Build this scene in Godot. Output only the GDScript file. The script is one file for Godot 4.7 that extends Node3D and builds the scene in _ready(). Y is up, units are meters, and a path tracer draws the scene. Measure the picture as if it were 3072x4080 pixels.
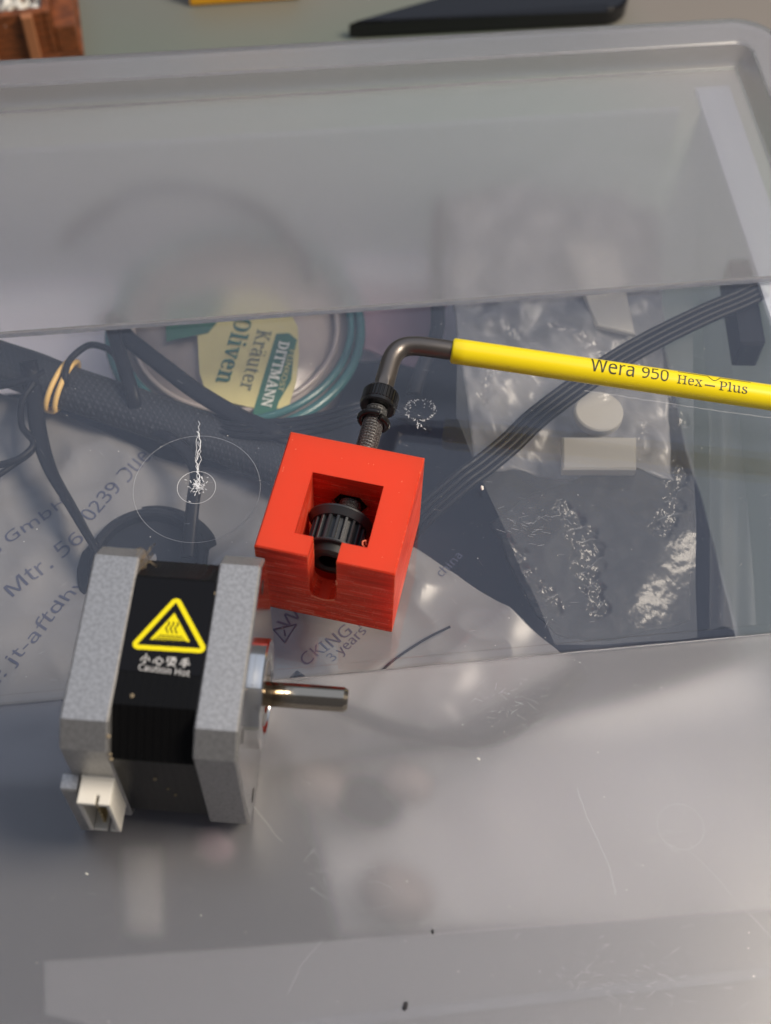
extends Node3D
# Units: every builder works in millimetres; meshes are committed at 0.001 scale.
const MM := 0.001
var M := {}
var taken := {}
var rng := RandomNumberGenerator.new()

# ---------------------------------------------------------------- naming and tagging
func numbered(n: String) -> String:
	if not taken.has(n):
		taken[n] = 0
		return n
	taken[n] += 1
	return "%s_%03d" % [n, taken[n]]

func thing(called: String, label: String, category: String, at := Vector3.ZERO, turn := 0.0, group := "") -> Node3D:
	var o := Node3D.new()
	o.name = numbered(called)
	add_child(o)
	o.position = at * MM
	o.rotation.y = turn
	tag(o, label, category, group)
	return o

func tag(o: Node3D, label: String, category: String, group := "") -> void:
	o.set_meta("label", label)
	o.set_meta("category", category)
	if group != "":
		o.set_meta("group", group)

func put(called: String, mesh: Mesh, mat: Material, parent: Node3D = null) -> MeshInstance3D:
	var o := MeshInstance3D.new()
	o.mesh = mesh
	o.material_override = mat
	if parent == null:
		o.name = numbered(called)
		add_child(o, true)
	else:
		var n := called
		var k := 0
		while parent.has_node(NodePath(n)):
			k += 1
			n = "%s_%03d" % [called, k]
		o.name = n
		parent.add_child(o, true)
	return o

# ---------------------------------------------------------------- mesh helpers (mm)
func begin(smooth := false) -> SurfaceTool:
	var st := SurfaceTool.new()
	st.begin(Mesh.PRIMITIVE_TRIANGLES)
	st.set_smooth_group(0 if smooth else -1)
	return st

func done(st: SurfaceTool) -> ArrayMesh:
	st.generate_normals()
	st.index()
	return st.commit()

func tri(st: SurfaceTool, a: Vector3, b: Vector3, c: Vector3, ua := Vector2.ZERO, ub := Vector2.ZERO, uc := Vector2.ZERO) -> void:
	st.set_uv(ua); st.add_vertex(a * MM)
	st.set_uv(ub); st.add_vertex(b * MM)
	st.set_uv(uc); st.add_vertex(c * MM)

# quad a b c d in order round its edge, turned so that it faces «out»
func quad(st: SurfaceTool, a: Vector3, b: Vector3, c: Vector3, d: Vector3, out: Vector3, uv := Rect2()) -> void:
	var n := (c - a).cross(b - a) + (d - a).cross(c - a)
	if n.dot(out) < 0:
		var t := b; b = d; d = t
		tri(st, a, b, c, uv.position, Vector2(uv.position.x, uv.end.y), uv.end)
		tri(st, a, c, d, uv.position, uv.end, Vector2(uv.end.x, uv.position.y))
		return
	tri(st, a, b, c, uv.position, Vector2(uv.end.x, uv.position.y), uv.end)
	tri(st, a, c, d, uv.position, uv.end, Vector2(uv.position.x, uv.end.y))

func inset(poly: PackedVector2Array, b: float) -> PackedVector2Array:
	# moves every edge inwards (polygon counter-clockwise)
	var r := PackedVector2Array()
	var n := poly.size()
	for i in n:
		var p := poly[i]
		var e0 := (p - poly[(i + n - 1) % n]).normalized()
		var e1 := (poly[(i + 1) % n] - p).normalized()
		var n0 := Vector2(-e0.y, e0.x)
		var n1 := Vector2(-e1.y, e1.x)
		var m := (n0 + n1).normalized()
		r.append(p + m * (b / maxf(0.3, m.dot(n0))))
	return r

# extrude polygon (x,y) along local z from z0 to z1, edges of the caps chamfered by b; t places it
func extrude(st: SurfaceTool, poly_in: PackedVector2Array, z0: float, z1: float, b := 0.0, t := Transform3D()) -> void:
	var area := 0.0
	var poly := poly_in.duplicate()
	for i in poly.size():
		area += poly[i].cross(poly[(i + 1) % poly.size()])
	if area < 0:
		poly.reverse()
	var small := inset(poly, b) if b > 0 else poly
	var rings := [[small, z0], [poly, z0 + b], [poly, z1 - b], [small, z1]] if b > 0 else [[poly, z0], [poly, z1]]
	var n := poly.size()
	var k := t.basis.determinant() < 0
	for r in rings.size() - 1:
		for i in n:
			var j := (i + 1) % n
			var p0: Vector2 = rings[r][0][i]
			var p1: Vector2 = rings[r][0][j]
			var q0: Vector2 = rings[r + 1][0][i]
			var q1: Vector2 = rings[r + 1][0][j]
			var za: float = rings[r][1]
			var zb: float = rings[r + 1][1]
			var a := t * Vector3(p0.x, p0.y, za)
			var bb := t * Vector3(p1.x, p1.y, za)
			var c := t * Vector3(q1.x, q1.y, zb)
			var d := t * Vector3(q0.x, q0.y, zb)
			var e := p1 - p0
			var o := t.basis * Vector3(e.y, -e.x, 0)
			quad(st, a, bb, c, d, o)
	for cap in 2:
		var ring: PackedVector2Array = rings[0][0] if cap == 0 else rings[-1][0]
		var z: float = z0 if cap == 0 else z1
		var idx := Geometry2D.triangulate_polygon(ring)
		var o := t.basis * Vector3(0, 0, -1 if cap == 0 else 1)
		for i in range(0, idx.size(), 3):
			var a := t * Vector3(ring[idx[i]].x, ring[idx[i]].y, z)
			var bb := t * Vector3(ring[idx[i + 1]].x, ring[idx[i + 1]].y, z)
			var c := t * Vector3(ring[idx[i + 2]].x, ring[idx[i + 2]].y, z)
			if (c - a).cross(bb - a).dot(o) < 0:
				tri(st, a, c, bb)
			else:
				tri(st, a, bb, c)

func box(st: SurfaceTool, lo: Vector3, hi: Vector3, b := 0.2) -> void:
	extrude(st, PackedVector2Array([Vector2(lo.x, lo.y), Vector2(hi.x, lo.y), Vector2(hi.x, hi.y), Vector2(lo.x, hi.y)]), lo.z, hi.z, b)

# grid of points rows[i][j]; faces towards «out» at the middle, or away from «from»
func skin(st: SurfaceTool, rows: Array, close_j := false, flip := false) -> void:
	var nr := rows.size()
	var nc: int = rows[0].size()
	for i in nr - 1:
		for j in (nc if close_j else nc - 1):
			var j2 := (j + 1) % nc
			var a: Vector3 = rows[i][j]
			var b: Vector3 = rows[i][j2]
			var c: Vector3 = rows[i + 1][j2]
			var d: Vector3 = rows[i + 1][j]
			var u0 := float(j) / nc
			var u1 := float(j + 1) / nc
			var v0 := float(i) / (nr - 1)
			var v1 := float(i + 1) / (nr - 1)
			if flip:
				tri(st, a, c, b, Vector2(u0, v0), Vector2(u1, v1), Vector2(u1, v0))
				tri(st, a, d, c, Vector2(u0, v0), Vector2(u0, v1), Vector2(u1, v1))
			else:
				tri(st, a, b, c, Vector2(u0, v0), Vector2(u1, v0), Vector2(u1, v1))
				tri(st, a, c, d, Vector2(u0, v0), Vector2(u1, v1), Vector2(u0, v1))

# lathe round local y: profile of Vector2(r, h) from bottom axis to top axis (outside on the right)
func lathe(st: SurfaceTool, prof: Array, segs: int, rf: Variant = null, t := Transform3D()) -> void:
	var rows := []
	for p in prof:
		var row := []
		for j in segs:
			var a := TAU * j / segs
			var r: float = p.x
			if rf != null:
				r = rf.call(a, p.y, r)
			row.append(t * Vector3(r * cos(a), p.y, r * sin(a)))
		rows.append(row)
	skin(st, rows, true, false)

# sweep a closed section along points; rf(angle, s) -> radius
func sweep(st: SurfaceTool, pts: Array, rf: Callable, segs: int, caps := true) -> void:
	var rows := []
	var n := pts.size()
	var up := Vector3.UP
	var s := 0.0
	for i in n:
		var d: Vector3 = ((pts[mini(i + 1, n - 1)] as Vector3) - (pts[maxi(i - 1, 0)] as Vector3)).normalized()
		if i == 0 and absf(d.y) > 0.9:
			up = Vector3.RIGHT
		up = (up - d * up.dot(d)).normalized()
		var side := d.cross(up)
		if i > 0:
			s += (pts[i] as Vector3).distance_to(pts[i - 1])
		var row := []
		for j in segs:
			var a := TAU * j / segs
			var r: float = rf.call(a, s)
			row.append((pts[i] as Vector3) + (side * cos(a) + up * sin(a)) * r)
		rows.append(row)
	skin(st, rows, true, true)
	if caps:
		for e in [0, n - 1]:
			var c: Vector3 = pts[e]
			var o: Vector3 = c - (pts[1] if e == 0 else pts[n - 2])
			for j in segs:
				var a: Vector3 = rows[e][j]
				var b: Vector3 = rows[e][(j + 1) % segs]
				if (b - c).cross(a - c).dot(o) < 0:
					tri(st, c, b, a)
				else:
					tri(st, c, a, b)

func smooth_path(p: Array, per := 8) -> Array:
	var r := []
	for i in p.size() - 1:
		var p0: Vector3 = p[maxi(i - 1, 0)]
		var p1: Vector3 = p[i]
		var p2: Vector3 = p[i + 1]
		var p3: Vector3 = p[mini(i + 2, p.size() - 1)]
		for k in per:
			r.append(p1.cubic_interpolate(p2, p0, p3, float(k) / per))
	r.append(p[-1])
	return r

func v3(list: Array, y: float) -> Array:
	var r := []
	for p in list:
		r.append(Vector3(p[0], y if p.size() < 3 else p[2], p[1]))
	return r

# lettering: glyph geometry scaled to width x height and carried by place(u, v, lift)
func letters(text: String, font_name: String, bold: bool, width: float, height: float, lift: float, place: Callable, fine := 0.0) -> ArrayMesh:
	var f := SystemFont.new()
	f.font_names = PackedStringArray([font_name])
	f.font_weight = 700 if bold else 400
	var tm := TextMesh.new()
	tm.font = f
	tm.text = text
	tm.font_size = 48
	tm.pixel_size = 0.01
	tm.depth = 0.02
	tm.curve_step = 1.0
	var arr := tm.get_mesh_arrays()
	var vs: PackedVector3Array = arr[Mesh.ARRAY_VERTEX]
	var ids: PackedInt32Array = arr[Mesh.ARRAY_INDEX] if arr[Mesh.ARRAY_INDEX] != null else PackedInt32Array(range(vs.size()))
	var lo := Vector3.ONE * 1e9
	var hi := -lo
	for v in vs:
		lo = lo.min(v)
		hi = hi.max(v)
	var st := begin()
	for i in range(0, ids.size(), 3):
		var q := []
		for k in 3:
			var v := vs[ids[i + k]]
			q.append(Vector3((v.x - lo.x) / (hi.x - lo.x) * width, (v.y - lo.y) / (hi.y - lo.y) * height, (v.z - lo.z) / maxf(1e-6, hi.z - lo.z) * lift))
		var todo := [q]
		while not todo.is_empty():
			var t: Array = todo.pop_back()
			var far := -1
			if fine > 0:
				var most := fine
				for k in 3:
					var dy := absf(t[k].y - t[(k + 1) % 3].y)
					if dy > most:
						most = dy
						far = k
			if far < 0:
				tri(st, place.call(t[0].x, t[0].y, t[0].z), place.call(t[1].x, t[1].y, t[1].z), place.call(t[2].x, t[2].y, t[2].z))
			else:
				var m: Vector3 = (t[far] + t[(far + 1) % 3]) * 0.5
				todo.append([t[far], m, t[(far + 2) % 3]])
				todo.append([m, t[(far + 1) % 3], t[(far + 2) % 3]])
	return done(st)

func noise(freq: float, s: int, oct := 3, kind := FastNoiseLite.TYPE_SIMPLEX_SMOOTH) -> FastNoiseLite:
	var n := FastNoiseLite.new()
	n.noise_type = kind
	n.seed = s
	n.frequency = freq
	n.fractal_octaves = oct
	return n

func noise_tex(freq: float, s: int, oct := 3, size := 512, ramp: Gradient = null, kind := FastNoiseLite.TYPE_SIMPLEX_SMOOTH) -> NoiseTexture2D:
	var t := NoiseTexture2D.new()
	t.width = size
	t.height = size
	t.seamless = true
	t.noise = noise(freq, s, oct, kind)
	if ramp:
		t.color_ramp = ramp
	return t

func ramp(stops: Array) -> Gradient:
	var g := Gradient.new()
	var o := PackedFloat32Array()
	var c := PackedColorArray()
	for s in stops:
		o.append(s[0])
		c.append(s[1])
	g.offsets = o
	g.colors = c
	return g

func grey(v: float) -> Color:
	return Color(v, v, v)

func mat(linear: Color, rough: float, metal := 0.0, called := "") -> StandardMaterial3D:
	var m := StandardMaterial3D.new()
	var c := linear.linear_to_srgb()
	c.a = linear.a
	m.albedo_color = c
	m.roughness = rough
	m.metallic = metal
	m.resource_name = called
	return m

func triplanar(m: StandardMaterial3D, per_metre: float) -> StandardMaterial3D:
	m.uv1_triplanar = true
	m.uv1_scale = Vector3.ONE * per_metre
	return m

func bumped(m: StandardMaterial3D, t: Texture2D, depth_mm: float) -> StandardMaterial3D:
	m.heightmap_enabled = true
	m.heightmap_texture = t
	m.heightmap_scale = depth_mm * 0.1
	return m

# ---------------------------------------------------------------- the scene
func _ready() -> void:
	rng.seed = 7
	# camera (calibrated on the motor and the printed block)
	var cam := Camera3D.new()
	cam.name = "camera"
	add_child(cam)
	cam.position = Vector3(-5.635, 270.92, 141.365) * MM
	cam.rotation = Vector3(-1.018, -0.147, 0.041)
	cam.near = 0.01
	cam.far = 20.0
	var lens := CameraAttributesPhysical.new()
	lens.frustum_focal_length = 31.97
	lens.frustum_focus_distance = 0.312
	lens.exposure_aperture = 9.5
	lens.frustum_near = 0.01
	lens.frustum_far = 20.0
	cam.attributes = lens
	cam.fov = 41.16
	cam.current = true

	# surroundings and lamps
	var we := WorldEnvironment.new()
	we.name = "surroundings"
	var env := Environment.new()
	env.background_mode = Environment.BG_COLOR
	env.background_color = Color(0.105, 0.105, 0.115).linear_to_srgb()
	env.tonemap_mode = Environment.TONE_MAPPER_LINEAR
	env.tonemap_exposure = 1.06
	env.sdfgi_enabled = true
	env.ssao_enabled = true
	env.ssil_enabled = true
	we.environment = env
	add_child(we)
	lamp("desk_lamp", Vector3(0.60, 0.77, 0.05), 0.9, 0.32, 1.0, Color(1.0, 0.94, 0.86))
	lamp("ceiling_light", Vector3(0.05, 0.91, -0.40), 1.7, 2.6, 1.12, Color(0.84, 0.90, 1.0))

	make_materials()
	make_table()
	make_box()
	make_lid()
	make_contents()
	make_background()
	make_motor()
	await make_block()
	make_key()
	make_marks()

func lamp(called: String, dir: Vector3, dist: float, size: float, energy: float, color: Color) -> void:
	var l := AreaLight3D.new()
	l.name = called
	l.area_size = Vector2(size, size)
	l.light_energy = energy
	l.light_color = color
	l.shadow_enabled = true
	var target := Vector3(5, 15, -10) * MM
	l.transform = Transform3D(Basis(), target + dir.normalized() * dist).looking_at(target, Vector3.FORWARD)
	add_child(l)

func make_materials() -> void:
	# frosted and clear plastic of the lid
	var fr := mat(Color(0.84, 0.845, 0.89, 0.11), 0.25, 0.0, "frosted_plastic")
	fr.refraction_enabled = true
	fr.refraction_scale = 0.05
	M.frost = fr
	bumped(fr, noise_tex(0.16, 91, 2), 0.004)
	triplanar(fr, 50.0)
	var cl := mat(Color(0.50, 0.62, 1.0, 0.015), 0.06, 0.0, "clear_plastic")
	cl.transparency = BaseMaterial3D.TRANSPARENCY_ALPHA
	M.clear = cl
	var wl := mat(Color(0.66, 0.70, 0.78, 0.5), 0.35, 0.0, "box_wall_plastic")
	wl.transparency = BaseMaterial3D.TRANSPARENCY_ALPHA
	M.wall = wl
	var wb := mat(Color(0.60, 0.66, 0.76, 0.22), 0.35, 0.0, "box_end_plastic")
	wb.transparency = BaseMaterial3D.TRANSPARENCY_ALPHA
	M.wall_end = wb
	M.scratch = mat(Color(0.8, 0.82, 0.86), 0.5, 0.0, "scratched_plastic")
	M.faint = mat(Color(0.50, 0.52, 0.56), 0.5, 0.0, "faint_mark")
	M.dust = mat(Color(0.75, 0.74, 0.7), 0.8, 0.0, "dust")
	M.crumb = mat(Color(0.02, 0.02, 0.025), 0.8, 0.0, "dark_crumb")
	# printed red plastic with layer lines
	M.red = mat(Color.WHITE, 0.42, 0.0, "red_printed_plastic")
	M.red.metallic_specular = 0.25
	M.red.albedo_texture = red_texture()
	bumped(M.red, layer_texture(), 0.035)
	triplanar(M.red, 26.0)
	M.red.uv1_triplanar_sharpness = 8.0
	M.red.subsurf_scatter_enabled = true
	M.red.subsurf_scatter_strength = 0.4
	M.red_top = mat(Color(0.77, 0.060, 0.027), 0.38, 0.0, "red_printed_top")
	M.red_top.metallic_specular = 0.25
	M.red_top.subsurf_scatter_enabled = true
	M.red_top.subsurf_scatter_strength = 0.35
	bumped(M.red_top, image(256, 256, func(x: int, y: int) -> Color:
		return grey(0.5 + 0.28 * sin((x + y) * TAU / 8.0) + 0.2 * sin((x * 3 - y) * TAU / 256.0))), 0.03)
	triplanar(M.red_top, 80.0)
	M.red_crumb = mat(Color(0.85, 0.22, 0.12), 0.5, 0.0, "red_plastic_string")
	# metals
	var grain := noise_tex(0.06, 3, 4)
	M.cast = mat(Color(0.47, 0.47, 0.475), 0.44, 0.8, "cast_aluminium")
	M.cast.albedo_texture = noise_tex(0.025, 11, 5, 512, ramp([[0.25, grey(0.89)], [0.5, grey(0.95)], [0.75, grey(1.0)]]))
	bumped(M.cast, grain, 0.035)
	triplanar(M.cast, 75.0)
	M.polished = mat(Color(0.78, 0.77, 0.75), 0.16, 1.0, "machined_aluminium")
	M.steel = mat(Color(0.42, 0.37, 0.30), 0.17, 1.0, "shaft_steel")
	M.brass = mat(Color(0.70, 0.58, 0.34), 0.3, 1.0, "pin_metal")
	M.lam = mat(Color(0.005, 0.005, 0.0055), 0.30, 0.0, "black_lacquered_steel")
	M.lam.metallic_specular = 0.3
	M.black_metal = mat(Color(0.010, 0.010, 0.011), 0.26, 0.0, "black_oxide_steel")
	M.black_metal.albedo_texture = noise_tex(0.09, 23, 3, 512, ramp([[0.0, grey(0.8)], [0.62, grey(1.0)], [1.0, grey(1.0)]]))
	triplanar(M.black_metal, 90.0)
	M.thread = mat(Color.WHITE, 0.36, 0.3, "dusty_black_thread")
	M.thread.albedo_texture = noise_tex(0.11, 29, 3, 512, ramp([[0.0, grey(0.12)], [0.50, grey(0.17)], [0.60, grey(0.52)], [1.0, grey(0.78)]]))
	triplanar(M.thread, 60.0)
	M.anodized = mat(Color(0.026, 0.029, 0.034), 0.38, 0.0, "black_anodized_aluminium")
	M.anodized.metallic_specular = 0.5
	bumped(M.anodized, grain, 0.02)
	triplanar(M.anodized, 70.0)
	M.bore = mat(Color(0.006, 0.006, 0.006), 0.5, 0.0, "dark_bore")
	M.key = mat(Color(0.16, 0.145, 0.135), 0.36, 0.85, "phosphated_steel")
	bumped(M.key, grain, 0.03)
	triplanar(M.key, 90.0)
	M.key_facet = mat(Color(0.22, 0.21, 0.2), 0.45, 0.8, "worn_steel")
	M.yellow = mat(Color(0.90, 0.72, 0.004), 0.30, 0.0, "yellow_sleeve")
	M.yellow.clearcoat_enabled = true
	M.yellow.clearcoat = 0.5
	M.yellow.clearcoat_roughness = 0.12
	M.ink_dark = mat(Color(0.05, 0.045, 0.015), 0.45, 0.0, "dark_print")
	M.lint = mat(Color(0.26, 0.21, 0.14), 0.8, 0.0, "lint")
	M.white_plastic = mat(Color(0.80, 0.78, 0.72), 0.4, 0.0, "white_nylon")
	M.sticker = mat(Color.WHITE, 0.32, 0.0, "warning_sticker_print")
	M.sticker.metallic_specular = 0.3
	M.sticker.albedo_texture = sticker_texture()
	M.white_ink = mat(Color(0.62, 0.62, 0.62), 0.4, 0.0, "white_print")
	# contents of the box
	M.cable = mat(Color(0.007, 0.007, 0.009), 0.42, 0.0, "black_cable_jacket")
	M.cable.metallic_specular = 0.3
	M.rubber = mat(Color(0.010, 0.011, 0.014), 0.6, 0.0, "black_rubber")
	M.rubber.metallic_specular = 0.25
	M.braid = mat(Color.WHITE, 0.5, 0.0, "braided_mesh")
	M.braid.albedo_texture = braid_texture()
	M.braid.uv1_scale = Vector3(6, 26, 1)
	M.band = mat(Color(0.80, 0.52, 0.16), 0.5, 0.0, "tan_rubber_band")
	M.bag = mat(Color(0.215, 0.21, 0.21), 0.27, 0.0, "milky_bag_film")
	M.bag_ink = mat(Color(0.06, 0.065, 0.11), 0.6, 0.0, "blue_grey_print")
	var zb := mat(Color(0.72, 0.74, 0.76, 0.065), 0.20, 0.0, "clear_bag_film")
	zb.transparency = BaseMaterial3D.TRANSPARENCY_ALPHA
	zb.metallic_specular = 0.33
	M.zip = zb
	var zc := mat(Color(0.72, 0.72, 0.72, 0.03), 0.21, 0.0, "thin_bag_film")
	zc.transparency = BaseMaterial3D.TRANSPARENCY_ALPHA
	M.zip_clear = zc
	M.grey_bar = mat(Color(0.26, 0.26, 0.27), 0.6, 0.0, "grey_plastic")
	M.beige = mat(Color(0.40, 0.34, 0.31), 0.7, 0.0, "beige_part")
	M.paper = mat(Color(0.62, 0.61, 0.60), 0.7, 0.0, "pale_paper")
	M.white_sheet = mat(Color(0.88, 0.84, 0.88), 0.7, 0.0, "white_paper")
	M.wrap = mat(Color(0.20, 0.20, 0.21), 0.35, 0.0, "pale_wrap_film")
	M.pale = mat(Color(0.44, 0.42, 0.38), 0.45, 0.0, "pale_plastic")
	M.pink = mat(Color(0.36, 0.23, 0.27), 0.7, 0.0, "pink_paper")
	M.cloth = mat(Color(0.028, 0.031, 0.048), 0.8, 0.0, "dark_navy_fabric")
	M.teal = mat(Color(0.035, 0.13, 0.13), 0.2, 0.0, "teal_lid_ring")
	M.tub = mat(Color(0.42, 0.36, 0.33, 1.0), 0.2, 0.0, "tub_plastic")
	M.label_yellow = mat(Color(0.62, 0.55, 0.24), 0.5, 0.0, "label_paper")
	M.label_green = mat(Color(0.02, 0.12, 0.07), 0.5, 0.0, "label_green")
	M.label_grey = mat(Color(0.15, 0.17, 0.10), 0.5, 0.0, "label_grey_print")
	M.label_white = mat(Color(0.78, 0.78, 0.72), 0.5, 0.0, "label_white_print")
	M.table = mat(Color(0.225, 0.22, 0.208), 0.55, 0.0, "table_top")
	M.table.albedo_texture = noise_tex(0.004, 41, 2, 512, ramp([[0.3, Color(0.84, 0.95, 0.90)], [0.7, Color(1.0, 0.97, 0.95)]]))
	triplanar(M.table, 1.2)
	M.wood = mat(Color(0.34, 0.10, 0.028), 0.5, 0.0, "reddish_wood")
	M.wood.albedo_texture = noise_tex(0.02, 43, 4, 512, ramp([[0.0, grey(0.6)], [1.0, grey(1.0)]]))
	triplanar(M.wood, 14.0)
	M.wood.uv1_scale = Vector3(14, 60, 14)
	M.wood_pale = mat(Color(0.42, 0.17, 0.075), 0.5, 0.0, "pale_wood_slat")
	M.black_gloss = mat(Color(0.006, 0.006, 0.008), 0.15, 0.0, "black_glass")
	M.amber = mat(Color(0.85, 0.42, 0.02), 0.4, 0.0, "amber_plastic")

func image(w: int, h: int, f: Callable) -> ImageTexture:
	var im := Image.create(w, h, false, Image.FORMAT_RGB8)
	for y in h:
		for x in w:
			im.set_pixel(x, y, f.call(x, y))
	return ImageTexture.create_from_image(im)

func layer_texture() -> ImageTexture:
	var n := noise(0.02, 51, 2)
	var rowv := []
	var r := RandomNumberGenerator.new()
	r.seed = 5
	for i in 512:
		rowv.append(r.randf())
	return image(512, 512, func(x: int, y: int) -> Color:
		var layer := y / 3
		var band := y / 11
		var ph: float = [0.25, 1.0, 0.55][y % 3]
		var jag: float = rowv[layer] * 0.25 + n.get_noise_2d(x * 0.6, layer * 37.0) * 0.5 + n.get_noise_2d(x * 0.4, band * 53.0) * 0.7
		return grey(clampf(0.28 + 0.36 * ph + jag * 0.5, 0, 1)))

func red_texture() -> ImageTexture:
	var n := noise(0.03, 61, 2)
	var sp := noise(0.24, 63, 1)
	return image(512, 512, func(x: int, y: int) -> Color:
		var layer := y / 5
		var v := n.get_noise_2d(x * 0.16, layer * 29.0)
		var v2 := n.get_noise_2d(x * 0.12 + 300.0, (y / 16) * 41.0)
		var c := Color(0.74, 0.050, 0.022) * (1.0 + 0.26 * v + 0.22 * v2)
		var s := sp.get_noise_2d(x, y * 1.4)
		if s > 0.56 and v2 > -0.12:
			c = c.lerp(Color(0.92, 0.42, 0.32), 0.55)
		if v > 0.42 and v2 > -0.1:
			c = c.lerp(Color(0.88, 0.25, 0.17), 0.5)
		c.a = 1.0
		return c.linear_to_srgb())

func braid_texture() -> ImageTexture:
	return image(64, 64, func(x: int, y: int) -> Color:
		var a := fposmod((x + y) / 32.0, 1.0)
		var b := fposmod((x - y) / 32.0, 1.0)
		var over := (a < 0.5) != (b < 0.5)
		var s := absf((a if over else b) * 2.0 - 0.5)
		var v := 0.008 + 0.016 * (1.0 - minf(1.0, s * 1.6)) * (1.0 if over else 0.4)
		if over and absf(fposmod(a * 2.0, 1.0) - 0.5) < 0.16:
			v += 0.03
		return Color(v, v, v * 1.12).linear_to_srgb())

func seg_d(p: Vector2, a: Vector2, b: Vector2) -> float:
	var t := clampf((p - a).dot(b - a) / maxf(1e-9, (b - a).length_squared()), 0, 1)
	return p.distance_to(a + (b - a) * t)

func tri_sd(p: Vector2, a: Vector2, b: Vector2, c: Vector2) -> float:
	var d := minf(seg_d(p, a, b), minf(seg_d(p, b, c), seg_d(p, c, a)))
	return -d if Geometry2D.point_is_inside_triangle(p, a, b, c) else d

func sticker_texture() -> ImageTexture:
	# 15.2 mm x 19.5 mm, u right, w down; origin at u = -23.6, w = -12.8
	var black := Color(0.006, 0.006, 0.007).linear_to_srgb()
	var yel := Color(0.86, 0.74, 0.01).linear_to_srgb()
	var white := grey(0.60).linear_to_srgb()
	var A := Vector2(-15.25, -7.75)
	var B := Vector2(-20.85, 1.15)
	var C := Vector2(-9.5, 1.0)
	var chars := [
		[[0.5, 0.05, 0.5, 0.95, 0.38, 0.85], [0.28, 0.35, 0.1, 0.7], [0.72, 0.35, 0.9, 0.7]],
		[[0.12, 0.5, 0.05, 0.8], [0.32, 0.3, 0.35, 0.8, 0.45, 0.92, 0.7, 0.92, 0.78, 0.75], [0.5, 0.2, 0.6, 0.42], [0.75, 0.35, 0.92, 0.65]],
		[[0.08, 0.08, 0.18, 0.16], [0.04, 0.26, 0.14, 0.34], [0.05, 0.55, 0.18, 0.38], [0.3, 0.1, 0.8, 0.1, 0.45, 0.3, 0.88, 0.3, 0.8, 0.58], [0.6, 0.32, 0.35, 0.55], [0.5, 0.58, 0.48, 0.75, 0.12, 0.98], [0.5, 0.75, 0.9, 0.98], [0.25, 0.65, 0.3, 0.78], [0.78, 0.63, 0.68, 0.78]],
		[[0.75, 0.05, 0.25, 0.15], [0.15, 0.35, 0.85, 0.35], [0.05, 0.6, 0.95, 0.6], [0.5, 0.12, 0.52, 0.9, 0.38, 0.85]],
	]
	return image(400, 512, func(x: int, y: int) -> Color:
		var p := Vector2(-23.6 + 15.2 * x / 400.0, -12.8 + 19.5 * y / 512.0)
		var d := tri_sd(p, A, B, C)
		if d < 1.1:
			if d > 0.15:
				return yel
			if d < -1.05:
				for k in 3:
					var cx := -16.1 + 0.85 * k
					if p.y > -3.9 and p.y < -1.5 and absf(p.x - cx - 0.22 * sin((p.y + 3.9) * 3.4)) < 0.15:
						return black
				for k in 4:
					var ly := -0.95 + 0.42 * k
					if absf(p.y - ly) < 0.09 and absf(p.x + 15.2) < 2.2 + 0.42 * k:
						return black
				return yel
			return black
		if p.y > 2.9 and p.y < 5.2:
			for k in 4:
				var o := Vector2(-20.1 + 2.45 * k, 3.0 + 0.12 * k)
				var q := (p - o) / 2.0
				if q.x > -0.1 and q.x < 1.1:
					for s in chars[k]:
						for i in range(0, s.size() - 2, 2):
							if seg_d(q, Vector2(s[i], s[i + 1]), Vector2(s[i + 2], s[i + 3])) < 0.06:
								return white
		return black)

# ---------------------------------------------------------------- table, box, lid
func make_table() -> void:
	var st := begin()
	box(st, Vector3(-900, -110, -900), Vector3(900, -80, 700), 1.0)
	var o := put("table", done(st), M.table)
	o.set_meta("kind", "structure")
	tag(o, "grey green table top under and behind the storage box", "table")

func make_box() -> void:
	var t := thing("storage_box", "translucent plastic storage box standing on the table under the frosted lid", "storage box", Vector3(-13, -79.9, -34))
	# outer half sizes 141 x 122 at the rim; local y 0 at the table
	var hx := 141.0
	var hz := 122.0
	var st := begin()
	box(st, Vector3(-hx + 6, 0, -hz + 6), Vector3(hx - 6, 2, hz - 6), 0.3)
	put("floor", done(st), M.wall, t)
	for s in [-1, 1]:
		st = begin()
		extrude(st, PackedVector2Array([Vector2(s * (hx - 6), 2.2), Vector2(s * (hx - 8), 2.2), Vector2(s * (hx - 2), 75), Vector2(s * hx, 75)]), -hz + 2, hz - 2, 0.2)
		put("side_wall", done(st), M.wall, t)
		st = begin()
		box(st, Vector3(s * (hx + 3) - 5, 75.1, -hz - 6), Vector3(s * (hx + 3) + 5, 76.6, hz + 6), 0.2)
		put("ledge", done(st), M.wall, t)
		st = begin()
		extrude(st, PackedVector2Array([Vector2(s * (hz - 6), 2.2), Vector2(s * (hz - 8), 2.2), Vector2(s * (hz - 2), 75), Vector2(s * hz, 75)]), -hx + 8, hx - 8, 0.2, Transform3D(Basis(Vector3(0, 0, 1), Vector3(0, 1, 0), Vector3(1, 0, 0)), Vector3.ZERO))
		put("end_wall", done(st), M.wall_end, t)

func along_x(st: SurfaceTool, prof: Array, x0: float, x1: float) -> void:
	# profile of (z, y) extruded along x
	var p := PackedVector2Array()
	for q in prof:
		p.append(Vector2(q[0], q[1]))
	extrude(st, p, x0, x1, 0.0, Transform3D(Basis(Vector3(0, 0, 1), Vector3(0, 1, 0), Vector3(1, 0, 0)), Vector3.ZERO))

const LX0 := -165.0
const LX1 := 139.0
const LZ0 := -167.0
const LZ1 := 99.0
const B0 := -86.2
const B1 := 15.8

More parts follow.
